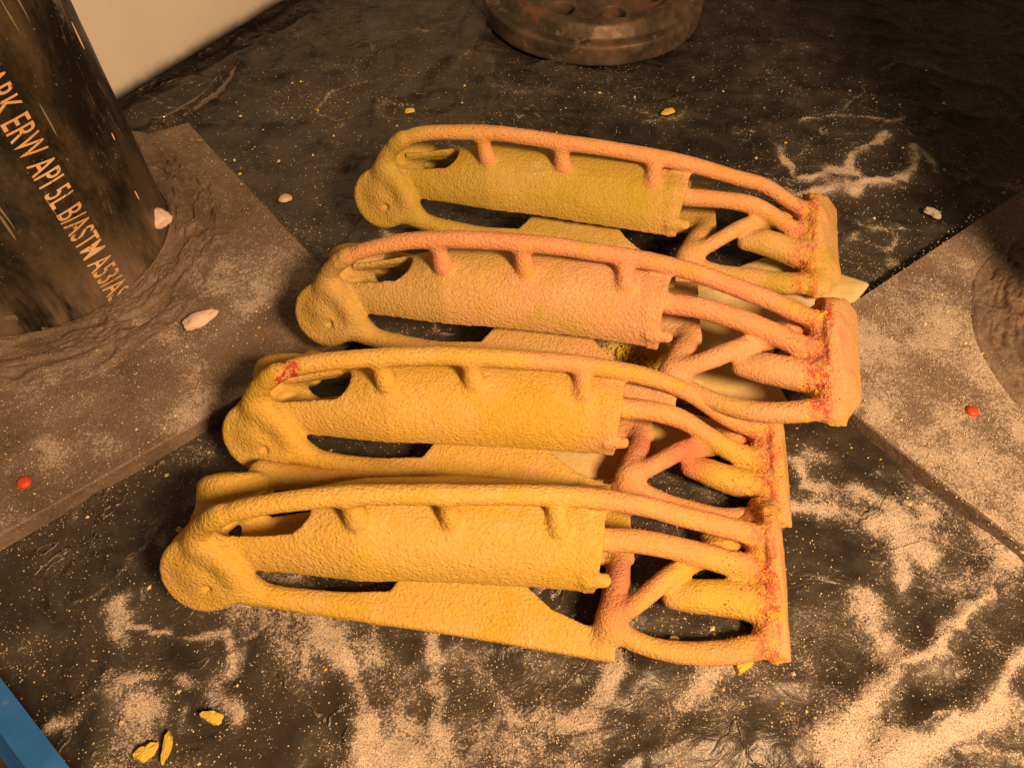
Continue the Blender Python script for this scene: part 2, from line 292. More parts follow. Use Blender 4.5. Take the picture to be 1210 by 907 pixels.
# ------------------------------------------------------------------ the coated casting, as one signed distance field in its own space (mm)
def casting_field():
    F = Field((-14, -50, -4), (250, 56, 74), .74)
    lerp = lambda x, xs, ys: np.interp(x, xs, ys)
    # hinge end: two slanted discs on a hub
    def disc(c, nrm, r, th, rd=4.0):
        c = np.array(c, float); nrm = np.array(nrm, float); nrm /= np.linalg.norm(nrm)
        def fn(X, Y, Z):
            x, y, z = X-c[0], Y-c[1], Z-c[2]
            a = x*nrm[0]+y*nrm[1]+z*nrm[2]
            rr = np.sqrt(np.maximum(x*x+y*y+z*z-a*a, 0))
            qx = rr-(r-rd); qy = np.abs(a)-(th-rd)
            return np.minimum(np.maximum(qx, qy), 0)+np.hypot(np.maximum(qx, 0), np.maximum(qy, 0))-rd
        return (c-r-2, c+r+2, fn)
    F.add(*disc((8.5, -8.5, 25), (-.14, -.82, .5), 15.8, 6, 2.6), 'hinge_disc', 3)
    F.add(*disc((15, 23, 28.5), (-.1, .88, .40), 14.8, 5.0, 3.5), 'hinge_disc_far', 3)
    F.tube([(8, -4, 26), (7, 7, 28), (13, 18, 29)], [10.5, 7.2, 10], 'hinge_hub', 4)
    F.tube([(9, -5, 28), (10, -3.5, 38), (13, -3, 48), (22, -2.5, 57.5)], [7, 5.5, 4.2, 3.6], 'hinge_hub', 4)
    F.tube([(10, -4, 40), (17, -8, 36), (23, -11.5, 28), (26, -13.5, 19)], [4.5, 4.5, 4.2, 4], 'hinge_hub', 5)
    # crest rail and its posts
    F.tube([(19, -2.8, 55), (30, -1.5, 60), (46, .6, 62.2), (64, 2.7, 62.3), (82, 4, 61.3), (99, 5.2, 59.3), (121, 7.6, 55), (142, 10.2, 49.6), (160, 11.5, 44.5), (178, 11.6, 38.5), (197, 10, 31), (214, 8.2, 23), (229, 7, 17)],
           [3.4, 3.5, 3.6, 3.8, 3.8, 3.8, 3.8, 3.9, 3.9, 3.9, 4.0, 4.1, 4.3], 'crest_rail', 2.5)
    for a, b in (((63.5, 2.4, 60), (65.5, .1, 49.6)), ((99, 4.6, 57), (100.6, 1.8, 47)), ((142, 9, 47), (143.2, 1.2, 41.4))):
        F.tube([a, b], [3.0, 4.4], 'post', 3.2)
    # arched shell
    ax_x = (20, 40, 66, 100, 130, 158)
    ay = (3.5, 4, 5, 7, 7, 6.5); az = (28.5, 29.5, 30, 27, 24, 20.5); ar = (11.5, 14.2, 18.3, 19.3, 19.3, 19.0)
    def shell(X, Y, Z):
        cy, cz, r = lerp(X, ax_x, ay), lerp(X, ax_x, az), lerp(X, ax_x, ar)
        y, z = Y-cy, Z-cz
        th = 1.5+.6*sstep(149, 154, X)
        d = np.abs(np.hypot(y, z)-r)-th
        edge = np.where(Y > cy, lerp(X, (20, 66, 78, 158), (-13.0, -13.0, -1.5, -1.5)), -1.5)
        d = np.maximum(d, -(z-edge)-.0)
        d = np.maximum(d, np.maximum(X-(158-(Y+12)*-.16), 17-X))
        return d
    F.add((15, -20, 12), (163, 32, 54), shell, 'arched_shell', 2.2)
    F.tube([(154, -12.2, 26), (161, -12.0, 25.5)], 2.6, 'arched_shell', 1.5)
    # windows: near the hinge on the top, on the far side
    def win(X, Y, Z):
        t = np.clip((X-19)/(44-19), 0, 1)
        zx = 19+t*25
        return np.sqrt((X-zx)**2+((Y-(5.5+.5*t))*1.0)**2+((Z-46)*.45)**2)-(4.0+3.2*t)
    def win(X, Y, Z):
        t = np.clip((X-20)/(43-20), 0, 1)
        return np.sqrt((X-(19.5+t*20.5))**2+(Y-(4.2+.8*t))**2)-(6.3+2.4*t)
    F.cut((10, -10, 31), (53, 18, 53), lambda X, Y, Z: np.maximum(np.maximum(win(X, Y, Z), Z-(53+.06*(X-20))), 29.5-Z), 1.2)
    def win2(X, Y, Z): return np.sqrt(((X-np.clip(X, 30, 52)))**2+((Z-27))**2)-6.0
    F.cut((24, 12, 18), (62, 30, 38), lambda X, Y, Z: np.maximum(win2(X, Y, Z), 12-Y), 1)
    # near arm and blade
    F.tube([(16, -11, 20), (30, -15, 16.5), (52, -17, 13.8), (68, -18.2, 12), (84, -18.5, 10.5)], [6.0, 4.4, 4.0, 3.4, 2.4], 'side_blade', 4)
    near = [(26, -16.5), (46, -21), (166, -36.3), (166, -27.0), (154, -23.5), (141, -18.5), (133, -12), (127, -5), (120, 5), (88, 5), (84, -5), (78, -13), (40, -15)]
    def blade(X, Y, Z):
        zl = lerp(X, (26, 46, 166), (13, 10, 4.2))
        yl = lerp(X, (26, 46, 166), (-19.5, -21.5, -36.3))
        f = zl+2.5+(Y-yl)*.30
        d = np.abs(Z-f)*.95-1.9
        return smax(d, poly_sdf(X, Y, near), 1.5)
    F.add((25, -38, 0), (168, 6, 24), blade, 'side_blade', 2.2)
    # far blade, mirrored, seen under the arch
    F.tube([(22, 33, 22), (45, 36, 14), (75, 38, 11), (98, 38, 9)], [6, 4.6, 4.4, 4.4], 'far_blade', 3)
    far = [(74, 37), (176, 40), (177, 2), (150, 0), (118, 2), (100, 14), (80, 26)]
    def fblade(X, Y, Z):
        f = 9.5+np.maximum(0, (Y-24))*-.15+0*X
        return smax(np.abs(Z-f)-2.6, poly_sdf(X, Y, far), 1.5)
    F.add((72, 0, 0), (178, 42, 16), fblade, 'far_blade', 3)
    def skirt(X, Y, Z):
        d = np.abs((Z-27)+(Y-25)*1.35)*.6-1.6
        return smax(smax(d, X-128, 1), smax(86-X, np.abs(Z-18)-10, 1), 1)
    F.add((84, 20, 6), (130, 42, 30), skirt, 'far_blade', 3)
    # cross strut and struts to the plate
    F.tube([(171, 4, 8.5), (168, -10, 13), (164, -22, 13), (161, -29, 8)], [4.6, 5.6, 5.6, 4.0], 'cross_strut', 3)
    F.tube([(164, -22, 14), (176, -17, 18), (188, -8.5, 18), (202, 1, 13), (222, 12, 9)], [4.3, 3.9, 4.2, 4.4, 5], 'upper_strut', 3)
    F.tube([(164, -25, 12), (180, -31, 9.5), (196, -33.5, 8), (210, -33.5, 7.5), (226, -30, 7)], [4.3, 4.0, 4.3, 4.8, 5], 'lower_strut', 3)
    F.tube([(150, 2, 35), (159, 1.5, 32), (174, 1.5, 30.5), (188, 1, 26.5), (200, 0, 21), (212, -2, 15.5), (226, -5, 11)], [4.2, 4.6, 4.5, 4.5, 4.6, 4.8, 5.2], 'stay_bar', 2.8)
    # lobe
    F.tube([(191, -13.5, 12.5), (200, -13.5, 12), (212, -14, 9.5), (226, -16, 8)], [4.2, 6.4, 7.0, 7.0], 'web_lobe', 2.5)
    F.tube([(208, 12, 9), (226, 14, 9)], [3, 6.5], 'web_lobe', 5)
    # end plate: wedge whose outer face leans in
    outl = [(10, 24), (5, 24), (-12, 18.5), (-35, 7.5), (-37, 3.5), (-20, 2.5), (20, 2.5), (29, 4), (27, 14), (18, 22.5)]
    def plate(X, Y, Z):
        xo = 238.5-.42*Z+.10*(Y+10)
        xi = 226.0+0*Z
        return smax(smax(X-xo, xi-X, 1.2), poly_sdf(Y, Z, outl), 1.6)
    F.add((220, -40, -2), (242, 33, 27), plate, 'end_plate', 3.5)
    F.tube([(225, -30, 6), (225, -12, 11), (225, 4, 15), (225, 18, 12)], [3.6, 4.6, 4.6, 4], 'end_plate', 3.5)
    F.cut((0, -18, 12), (16, -8, 28), lambda X, Y, Z: np.sqrt((X-11)**2+(Y+16)**2+(Z-25)**2)-1.6, 1)
    return F
# ------------------------------------------------------------------ powder density on the floor (world mm)
def on_plate(x, y, P0, A, B, a, b):
    u = (x-P0[0])*A[0]+(y-P0[1])*A[1]; v = (x-P0[0])*B[0]+(y-P0[1])*B[1]
    return (u > 0) & (u < a) & (v > 0) & (v < b)
UA = np.array((-.632, .775)); UB = np.array((-.775, -.632))
LP0 = np.array((-69., 255.)); RP0 = np.array((129., 235.)); RA = np.array((.812, .585)); RB = np.array((.62, -.785))
LPS = (214, 330); RPS = (330, 330)
PLATE_T = 6.0
def density(x, y, n3=None):
    P = xy3(x, y)
    wob = P[:, :2]+np.stack([fbm(P, 34, 4, 31), fbm(P, 34, 4, 41)], -1)*13+np.stack([vnoise(P, 4.5, 51), vnoise(P, 4.5, 61)], -1)*1.6
    D = np.zeros(len(x))
    for pts, wd, den in STROKES:
        lo = np.min(pts, 0)-wd*3-8; hi = np.max(pts, 0)+wd*3+8
        m = (wob[:, 0] > lo[0]) & (wob[:, 0] < hi[0]) & (wob[:, 1] > lo[1]) & (wob[:, 1] < hi[1])
        if not m.any(): continue
        d = np.full(m.sum(), 1e9)
        if len(pts) == 1: pts = pts*2
        for a, b in zip(pts[:-1], pts[1:]): d = np.minimum(d, seg_dist(wob[m], a, b))
        wl = wd*(.75+.5*(vnoise(P[m], 22, 71)*.5+.5))
        hole = .62+.38*sstep(-.35, .35, fbm(P[m], 13, 3, 73))
        D[m] = np.maximum(D[m], den*hole*np.exp(-(d/(wl*.95))**1.7)*.78+den*.34*np.exp(-d/wd/2.0)*hole)
    n = fbm(P, 45, 4, 81)*.5+.5; n2 = fbm(P, 12, 3, 91)*.5+.5
    right = sstep(-60, 180, x)*sstep(420, 150, y)
    basev = (.13+.16*right+.15*sstep(190, 90, y))*sstep(.3, .75, n)*(.4+1.2*n2)
    basev += .10*sstep(.45, .8, fbm(P, 30, 4, 95)*.5+.5)
    # powder knocked off round and under the castings
    basev += .22*np.exp(-(np.maximum(np.abs(x-20)-110, 0)**2+np.maximum(np.abs(y-240)-110, 0)**2)/(2*22.0**2))*(.5+n2)*sstep(.4, .62, n)
    # thin creases catching powder
    rd = 1-np.abs(fbm(P*[1, 1.5, 1], 70, 3, 101)); D = np.maximum(D, .42*sstep(.965, .995, rd)*sstep(.4, .6, n))
    return np.clip(D+basev, 0, 1)
def ridge(P2, pts, wd, h):
    d = np.full(len(P2), 1e9)
    for a, b in zip(pts[:-1], pts[1:]): d = np.minimum(d, seg_dist(P2, a, b))
    return h*np.exp(-(d/wd)**1.4)
FOLDS = [([(139, 83), (158, 92), (185, 114), (215, 150)], 4, 3.2), ([(131, 57), (150, 68), (175, 76), (215, 110)], 4.5, 3.5), ([(152, 70), (166, 66), (172, 78)], 3, 3.5),
         ([(100, 60), (118, 68), (128, 66)], 4, 2.4), ([(-107, 77), (-103, 96), (-106, 112)], 4, -4), ([(-120, 60), (-100, 74), (-90, 60)], 6, -3),
         ([(-230, 430), (-212, 433), (-200, 470), (-189, 499)], 2.4, 6), ([(-245, 445), (-200, 500), (-150, 560)], 7, 4), ([(-107, 77), (-142, 83), (-170, 66)], 4, 2.5),
         ([(200, 470), (250, 455), (320, 430), (420, 380)], 7, 3), ([(20, 502), (80, 486), (140, 470)], 5, 2.2), ([(-60, 560), (-90, 520), (-75, 480)], 6, 2.2),
         ([(90, 470), (180, 430), (260, 440)], 8, 2), ([(150, 520), (230, 520), (330, 470)], 7, 3), ([(160, 150), (190, 120), (230, 40)], 5, 2.0),
         ([(-150, 20), (-155, 120), (-190, 170)], 8, 2.6), ([(-66, 107), (-60, 60), (-64, 20)], 5, 1.5), ([(60, 95), (20, 60), (40, 20)], 5, 1.6), ([(174, 363), (215, 370), (262, 390)], 4, 1.8)]
def sheet_height(x, y):
    P = xy3(x, y)
    z = fbm(P, 130, 3, 5)*2.6+fbm(P, 38, 3, 15)*1.3
    r = 1-np.abs(fbm(P*[1, 1.7, 1]+[0, 0, 9], 85, 3, 25)); z = z+sstep(.86, 1, r)*2.6
    r = 1-np.abs(fbm(P*[1.8, 1, 1]+[0, 0, 4], 46, 2, 35)); z = z+sstep(.88, 1, r)*1.0
    z = z-2.8
    # the sheet is pressed flat where castings and plates lie on it
    fl = np.exp(-(np.maximum(np.abs(x-20+.12*(y-240))-120, 0)**2+np.maximum(np.abs(y-230)-105, 0)**2)/(2*18.0**2))
    z = z*(1-.75*fl)-.3*fl
    P2 = P[:, :2]
    for pts, wd, h in FOLDS: z = z+ridge(P2+np.stack([vnoise(P, 20, 3), vnoise(P, 20, 4)], -1)*2, pts, wd, h)
    for P0, A, B, S in ((LP0, UA, UB, LPS), (RP0, RA, RB, RPS)):
        m = on_plate(x, y, P0-A*4-B*4, A, B, S[0]+8, S[1]+8); z = np.where(m, np.minimum(z, -1.0), z)
    z = np.minimum(z, 9)
    return z
def grid_xy(x0, x1, y0, y1, h):
    xs = np.arange(x0, x1+h*.5, h); ys = np.arange(y0, y1+h*.5, h)
    X, Y = np.meshgrid(xs, ys, indexing='ij'); nx, ny = X.shape
    i = np.arange((nx-1)*(ny-1)); a = (i//(ny-1))*ny+i % (ny-1)
    return X.ravel(), Y.ravel(), np.stack([a, a+ny, a+ny+1, a+1], -1)
def set_attr(me, name, v):
    at = me.attributes.new(name, 'FLOAT', 'POINT'); at.data.foreach_set('value', v.astype(np.float32))
def powder_nodes(t, base, brough, grain=1.0, film_col=(.20, .17, .145), film_k=1.0, light=POWDER):
    D = t.attr('powder')
    fine = t.noise(1150, 3, .75); mid = t.noise(330, 4, .7); big = t.noise(60, 3, .6)
    base = t.mix(t.ramp(fine, .36, .66), t.mix(.45, base, (.008, .006, .005)), base)
    nn = t.math('ADD', t.math('MULTIPLY', fine, .5), t.math('ADD', t.math('MULTIPLY', mid, .35), t.math('MULTIPLY', big, .15)))
    thr = t.math('SUBTRACT', .70, t.math('MULTIPLY', D, .36))
    mask = t.ramp(t.math('SUBTRACT', nn, thr), -.03, .085)
    mask = t.math('MULTIPLY', mask, t.ramp(t.noise(1900, 2, .6), .34, .50, .25, 1))
    mask = t.math('MULTIPLY', mask, t.ramp(t.normal_z(), .35, .8))
    film = t.math('MULTIPLY', t.math('ADD', t.math('MULTIPLY', D, .8), t.ramp(big, .35, .75, .04, .22)), .75*film_k, True)
    c = t.mix(film, base, film_col)
    yel = t.ramp(t.noise(38, 3, .6), .6, .72)
    lt = t.mix(t.math('MULTIPLY', yel, .5), light, (.68, .56, .26))
    lt = t.mix(t.ramp(mid, .35, .65), lt, (light[0]*.80, light[1]*.78, light[2]*.75))
    c = t.mix(mask, c, lt)
    # sparse bright grains
    sp = t.voro(780, out='Distance'); col = t.voro(780, out='Color')
    rnd = t.sep(col)[0]
    s = t.math('MULTIPLY', t.ramp(sp, .24, .14), t.math('GREATER_THAN', t.math('ADD', rnd, t.math('MULTIPLY', D, .4)), .93))
    c = t.mix(s, c, (.74, .62, .42))
    mk = t.math('MAXIMUM', mask, s)
    rough = t.math('ADD', t.math('MULTIPLY', mk, .5), t.math('ADD', brough, t.math('MULTIPLY', film, .35)), True)
    h = t.math('ADD', t.math('MULTIPLY', mk, .55), t.math('MULTIPLY', fine, .45))
    return c, rough, mk, h
# sheet
x, y, q = grid_xy(-640, 640, -120, 900, 1.9)
z = sheet_height(x, y); dn = density(x, y)
z = z+dn**1.5*.9
# the sheet laps up a little against the cabinet wall
WA = np.array((-251., 446.)); WB = np.array((-145., 602.)); WD = (WB-WA)/np.linalg.norm(WB-WA); WN = np.array((WD[1], -WD[0]))
dw = (x-WA[0])*WN[0]+(y-WA[1])*WN[1]
z = np.where(dw < -6, -2.0, z+3.0*np.exp(-np.abs(dw)/9))
keep = (dw[q] > -60).all(1)
used, inv = np.unique(q[keep], return_inverse=True)
me = mesh_np('ground', np.stack([x, y, z], -1)[used], inv.reshape(-1, 4)); set_attr(me, 'powder', dn[used])
t = NT('black_plastic_sheet')
cr = t.noise(55, 4, .6, t.scale(t.co, (1, 1.6, 1)), 1.2)
basec = t.mix(t.ramp(t.noise(30, 4, .6), .35, .7), (.009, .0085, .008), (.030, .027, .024))
scr = t.ramp(t.noise(140, 5, .8, t.scale(t.co, (1, 3.5, 1)), 2.5), .60, .68)
basec = t.mix(t.math('MULTIPLY', scr, .35), basec, (.22, .19, .15))
cl = t.ramp(t.math('ABSOLUTE', t.math('SUBTRACT', t.noise(15, 4, .55, None, .6), .5)), 0.0, .010, 1, 0)
cl2 = t.ramp(t.math('ABSOLUTE', t.math('SUBTRACT', t.noise(34, 3, .6, t.scale(t.co, (1, 1.8, 1)), 1.0), .5)), 0.0, .012, 1, 0)
cm = t.math('MULTIPLY', cl, t.ramp(t.noise(11, 2), .48, .6)); cm2 = t.math('MULTIPLY', cl2, t.math('MULTIPLY', t.ramp(t.noise(19, 2), .52, .62), .35))
basec = t.mix(t.math('MULTIPLY', t.math('ADD', cm, cm2), t.ramp(t.noise(260, 3, .7), .45, .6, 0, .75), True), basec, (.34, .29, .23))
c, r, mk, h = powder_nodes(t, basec, .22, film_col=(.18, .155, .13))
n = t.bump(cr, .005, .3); n = t.bump(t.math('ADD', cm, cm2), .0016, .6, n)
n = t.bump(t.noise(38, 1, .4, None, 2.0), .006, .35, n)
n = t.bump(h, .0005, .6, n)
ground = link('ground_sheet', me, t.done(c, r, n, .5)); tag(ground, 'crumpled black plastic sheet dusted with pale coating powder, spread under everything', None, None, 'structure')
creasem = NT('crease_highlight'); creasem = creasem.done((.13, .105, .085), .16, None, .9)  # glossy and paler than the sheet, fold highlight put into the colour
def crease(pts, r):
    P = [Vector((x_, y_, hzz+.2))*MM for x_, y_, hzz in pts]; V = []; Q = []; m = 8
    Ps = []
    for i in range(len(P)-1):
        for k in range(8): Ps.append(P[i].lerp(P[i+1], k/8))
    Ps.append(P[-1]); n_ = len(Ps)
    for i, p in enumerate(Ps):
        d = (Ps[min(i+1, n_-1)]-Ps[max(i-1, 0)]).normalized(); s_ = Vector((-d.y, d.x, 0)).normalized(); w_ = r*math.sin(math.pi*(i+.5)/n_)**.5*(1+.3*math.sin(i*1.7))
        for k in range(m):
            a = math.pi*k/(m-1); q_ = p/MM+s_*(w_*1.6*math.cos(a)+.5*math.sin(i*.9))+Vector((0, 0, w_*math.sin(a)-.3)); V.append(tuple(q_))
    for i in range(n_-1):
        for k in range(m-1): Q.append((i*m+k, (i+1)*m+k, (i+1)*m+k+1, i*m+k+1))
    return mesh_np('fold_crease', np.array(V), np.array(Q))
for pts, r in (([(-212, 433), (-204, 452), (-197, 470), (-189, 499)], 1.5), ([(-240, 434), (-222, 448), (-206, 470), (-200, 478)], .9)):
    P_ = [(a, b, float(sheet_height(np.array([float(a)]), np.array([float(b)]))[0])) for a, b in pts]
    link('fold_crease', crease(P_, r), creasem, ground)
# ------------------------------------------------------------------ steel floor plates
t = NT('dusty_steel_plate')
b0 = t.mix(t.ramp(t.noise(24, 6, .7), .35, .68), (.085, .060, .046), (.25, .175, .125))
b0 = t.mix(t.math('MULTIPLY', t.ramp(t.noise(500, 4, .8), .5, .7), .6), b0, (.36, .29, .235))
b0 = t.mix(t.ramp(t.noise(70, 3, .6), .62, .75), b0, (.17, .075, .045))
c, r, mk, h = powder_nodes(t, b0, .55, film_col=(.30, .235, .19), film_k=.9)
n = t.bump(t.noise(60, 5, .65, None, 1.2), .0026, .55); n = t.bump(h, .0006, .7, n)
steel = t.done(c, r, n, .4)
def plate_mesh(P0, A, B, S, kind):
    h = 1.8; nu, nv = int(S[0]/h), int(S[1]/h)
    # flat top with a small bevel and vertical sides
    u = np.concatenate([[0, .0, .5], np.arange(2, S[0]-2, h), [S[0]-.5, S[0], S[0]]]); v = np.concatenate([[0, .0, .5], np.arange(2, S[1]-2, h), [S[1]-.5, S[1], S[1]]])
    U, Vv = np.meshgrid(u, v, indexing='ij'); ny = len(v)
    Z = np.full(U.shape, PLATE_T)
    zu = np.full(len(u), PLATE_T); zu[0] = zu[-1] = -3; zu[1] = zu[-2] = PLATE_T-.6
    zv = np.full(len(v), PLATE_T); zv[0] = zv[-1] = -3; zv[1] = zv[-2] = PLATE_T-.6
    Z = np.minimum(zu[:, None], zv[None, :])
    if kind == 'L': U = U*(1+.0008*Vv)
    X = P0[0]+A[0]*U+B[0]*Vv; Y = P0[1]+A[1]*U+B[1]*Vv
    X = X.ravel(); Y = Y.ravel(); Z = Z.ravel()
    P = xy3(X, Y)
    top = Z > PLATE_T-.1
    wob = fbm(P, 60, 2, 7)*1.0
    X = X+wob*.6; Y = Y+wob*.6
    if kind == 'L':
        d = sstep(.40, .75, fbm(P, 50, 4, 201)*.5+.5)*.45+.30+.22*sstep(.45, .7, fbm(P, 14, 3, 203)*.5+.5)
        d = d*(.45+.55*sstep(400, 200, Y))
        cen = LCEN
    else:
        d = .48+.26*sstep(.30, .7, fbm(P, 34, 4, 211)*.5+.5)+.16*sstep(.5, .7, fbm(P, 11, 3, 213)*.5+.5)
        d = d*(.55+.45*sstep(330, 260, Y))
        cen = RCEN
    Z = Z+np.where(top, fbm(P, 30, 3, 9)*.25+d*.5, 0)
    i = np.arange((len(u)-1)*(ny-1)); a = (i//(ny-1))*ny+i % (ny-1)
    q = np.stack([a, a+ny, a+ny+1, a+1], -1)
    V = np.stack([X, Y, Z], -1)
    nrm = np.cross([*A, 0], [*B, 0])[2]
    if nrm < 0: q = q[:, ::-1]
    me = mesh_np('base_plate', V-[cen[0], cen[1], 0], q); set_attr(me, 'powder', np.clip(d, 0, 1)); me.polygons.foreach_set('use_smooth', np.zeros(len(q), bool))
    return me
LCEN = np.array((-255., 310.)); RCEN = np.array((331., 235.)); PR = 66.0
# ------------------------------------------------------------------ pipes
def pipe_material(seed):
    t = NT('black_painted_pipe')
    st = t.scale(t.co, (1, 1, .22))
    c = t.mix(t.ramp(t.noise(26, 8, .72, t.scale(t.co, (1, 1, .5))), .44, .66), (.010, .009, .007), (.075, .054, .034))
    c = t.mix(t.math('MULTIPLY', t.ramp(t.noise(75, 8, .8, st, 1.0), .58, .66), .6), c, (.20, .165, .12))
    c = t.mix(t.math('MULTIPLY', t.ramp(t.noise(42, 7, .7), .66, .69), .85), c, (.27, .21, .15))
    c = t.mix(t.math('MULTIPLY', t.ramp(t.noise(19, 7, .7), .66, .70), .85), c, (.30, .10, .04))
    # fine scratches
    for k, (r, sc) in enumerate((((.3, .4, .9), 30), ((1.1, .2, .3), 24), ((.1, .9, 1.9), 26))):
        m = t.n('ShaderNodeMapping'); m.inputs['Rotation'].default_value = r; m.inputs['Scale'].default_value = (1, 1, .06); t.lk(t.co, m.inputs['Vector'])
        s = t.ramp(t.noise(sc*9, 2, .5, m.outputs[0]), .72, .74)
        c = t.mix(t.math('MULTIPLY', s, .5), c, (.40, .33, .24))
    sp = t.ramp(t.noise(600, 2, .7), .70, .74)
    c = t.mix(t.math('MULTIPLY', sp, .6), c, (.42, .34, .24))
    z = t.sep()[2]
    low = t.math('MULTIPLY', t.ramp(z, .05, .004), t.ramp(t.noise(60, 4, .7, st), .35, .6))
    c = t.mix(t.math('MULTIPLY', low, .8), c, (.24, .18, .135))
    n = t.bump(t.noise(45, 4, .6), .0012, .4)
    n = t.bump(t.noise(400, 3, .6), .0003, .5, n)
    return t.done(c, t.ramp(t.noise(50, 3), .3, .7, .22, .5), n, .5)
def pipe_mesh(R, h):
    n = 128; zs = [0, h]
    a = np.linspace(0, 2*np.pi, n, endpoint=False)
    V = []; Q = []
    prof = [(R-6, 0), (R-6, h), (R-.6, h), (R, h-.8), (R, 0)]
    for r, z in prof: V.append(np.stack([r*np.cos(a), r*np.sin(a), np.full(n, z)], -1))
    for k in range(len(prof)-1):
        i = np.arange(n); j = (i+1) % n; Q.append(np.stack([k*n+j, k*n+i, (k+1)*n+i, (k+1)*n+j], -1))
    return mesh_np('pipe', np.concatenate(V), np.concatenate(Q))
def wrap_mesh(R, seed, hgt, wid):
    """wrinkled collar of dusty film slumped round the foot of the pipe"""
    n = 620; m = 64
    a = np.linspace(0, 2*np.pi, n, endpoint=False); s = np.linspace(0, 1, m)
    A, S = np.meshgrid(a, s, indexing='ij')
    ca, sa = np.cos(A).ravel(), np.sin(A).ravel()
    S_ = S.ravel(); Cn = np.stack([ca*R*1.0, sa*R*1.0, S_*18], -1)+seed*31
    top = hgt*(1+.55*fbm(np.stack([ca*R, sa*R, 0*ca], -1)+seed*7, 45, 3, seed)); out = wid*(1+.30*fbm(np.stack([ca*R, sa*R, 0*ca], -1)+seed*9, 50, 3, seed+3))
    rr = R+.7+out*S_**1.15; z = PLATE_T+.35+top*(1-S_)**2.3
    # mostly tangential folds with cracks
    fold = 1-np.abs(fbm(np.stack([ca*(R+S_*60), sa*(R+S_*60), S_*90], -1)+seed*5, 30, 4, seed+9))
    fold2 = fbm(np.stack([ca*R*.45, sa*R*.45, S_*44], -1)+seed*3+.37*vnoise(np.stack([ca*R, sa*R, S_*30], -1), 18, 3)[:, None]*9, 9.7, 4, seed+12)
    amp = np.sin(np.pi*np.clip(S_*1.0, 0, 1))**.6
    z = z+amp*(sstep(.72, 1, fold)*3.2+fold2*2.2)-amp*sstep(.93, 1, fold)*1.6
    rr = rr+amp*fold2*1.2
    z = np.where(S_ > .97, PLATE_T-.2, z)
    if seed == 1:
        du = ca*UA[0]+sa*UA[1]; lim = np.where(du > .2, (230-160)/np.maximum(du, .2), 1e9)
        over = rr > lim; rr = np.where(over, lim, rr); z = np.where(over, PLATE_T-.3, z)
    V = np.stack([rr*ca, rr*sa, z], -1)
    i, j = np.meshgrid(np.arange(n), np.arange(m-1), indexing='ij'); i = i.ravel(); j = j.ravel(); i2 = (i+1) % n
    q = np.stack([i*m+j, i*m+j+1, i2*m+j+1, i2*m+j], -1)
    me = mesh_np('base_wrap', V, q)
    d = np.clip(.12+.35*S_+.45*fbm(Cn, 22, 3, seed+21), 0, .75)
    set_attr(me, 'powder', d)
    return me
t = NT('dusty_collar')
b0 = t.mix(t.ramp(t.noise(40, 4, .65), .35, .68), (.115, .085, .064), (.21, .155, .118))
c, r, mk, h = powder_nodes(t, b0, .5, film_col=(.30, .24, .19), film_k=.8)
n = t.bump(t.noise(90, 5, .65, None, .8), .0028, .6); n = t.bump(h, .0005, .6, n)
collar = t.done(c, r, n, .4)
def blob_mesh(sx, sy, sz, seed, rough=.35, sub=4):
    bm = bmesh.new(); bmesh.ops.create_icosphere(bm, subdivisions=sub, radius=1)
    V = np.array([v.co[:] for v in bm.verts]); nn = fbm(V*10, 9, 4, seed)
    V = V*(1+rough*nn[:, None])*[sx, sy, sz]
    for v, p in zip(bm.verts, V): v.co = Vector(p*MM)
    me = bpy.data.meshes.new('blob'); bm.to_mesh(me); bm.free()
    for p in me.polygons: p.use_smooth = True
    return me
def simple_mat(name, col, rough=.8, var=.25, scale=80, spec=.4):
    t = NT(name); n0 = t.noise(scale, 4, .6)
    c = t.mix(t.ramp(n0, .3, .7), tuple(v*(1-var) for v in col), tuple(min(1, v*(1+var)) for v in col))
    return t.done(c, rough, t.bump(t.noise(scale*6, 3, .6), .0004, .6), spec)
putty = simple_mat('putty', (.72, .55, .48), .8, .1)
columns = []
for cen, P0, A, B, S, kd, seed, lab in ((LCEN, LP0, UA, UB, LPS, 'L', 1, 'black steel pipe column with stencilled pale lettering, welded on a dusty brown plate'),
                                     (RCEN, RP0, RA, RB, RPS, 'R', 2, 'dark pipe column at the right edge of the picture, on a powder-covered plate')):
    root = empty('pipe_column', (cen[0], cen[1], 0)); tag(root, lab, 'column', 'steel pipe columns on floor plates'); columns.append(root)
    pm = pipe_mesh(PR, 420 if seed == 1 else 700)
    pm.transform(Matrix.Translation((0, 0, PLATE_T*MM)))
    link('pipe', pm, pipe_material(seed), root)
    link('base_plate', plate_mesh(P0, A, B, S, kd), steel, root)
    link('base_collar', wrap_mesh(PR, seed, 2.6 if seed == 1 else 20, 34), collar if seed > 5 else steel, root)
L = columns[0]
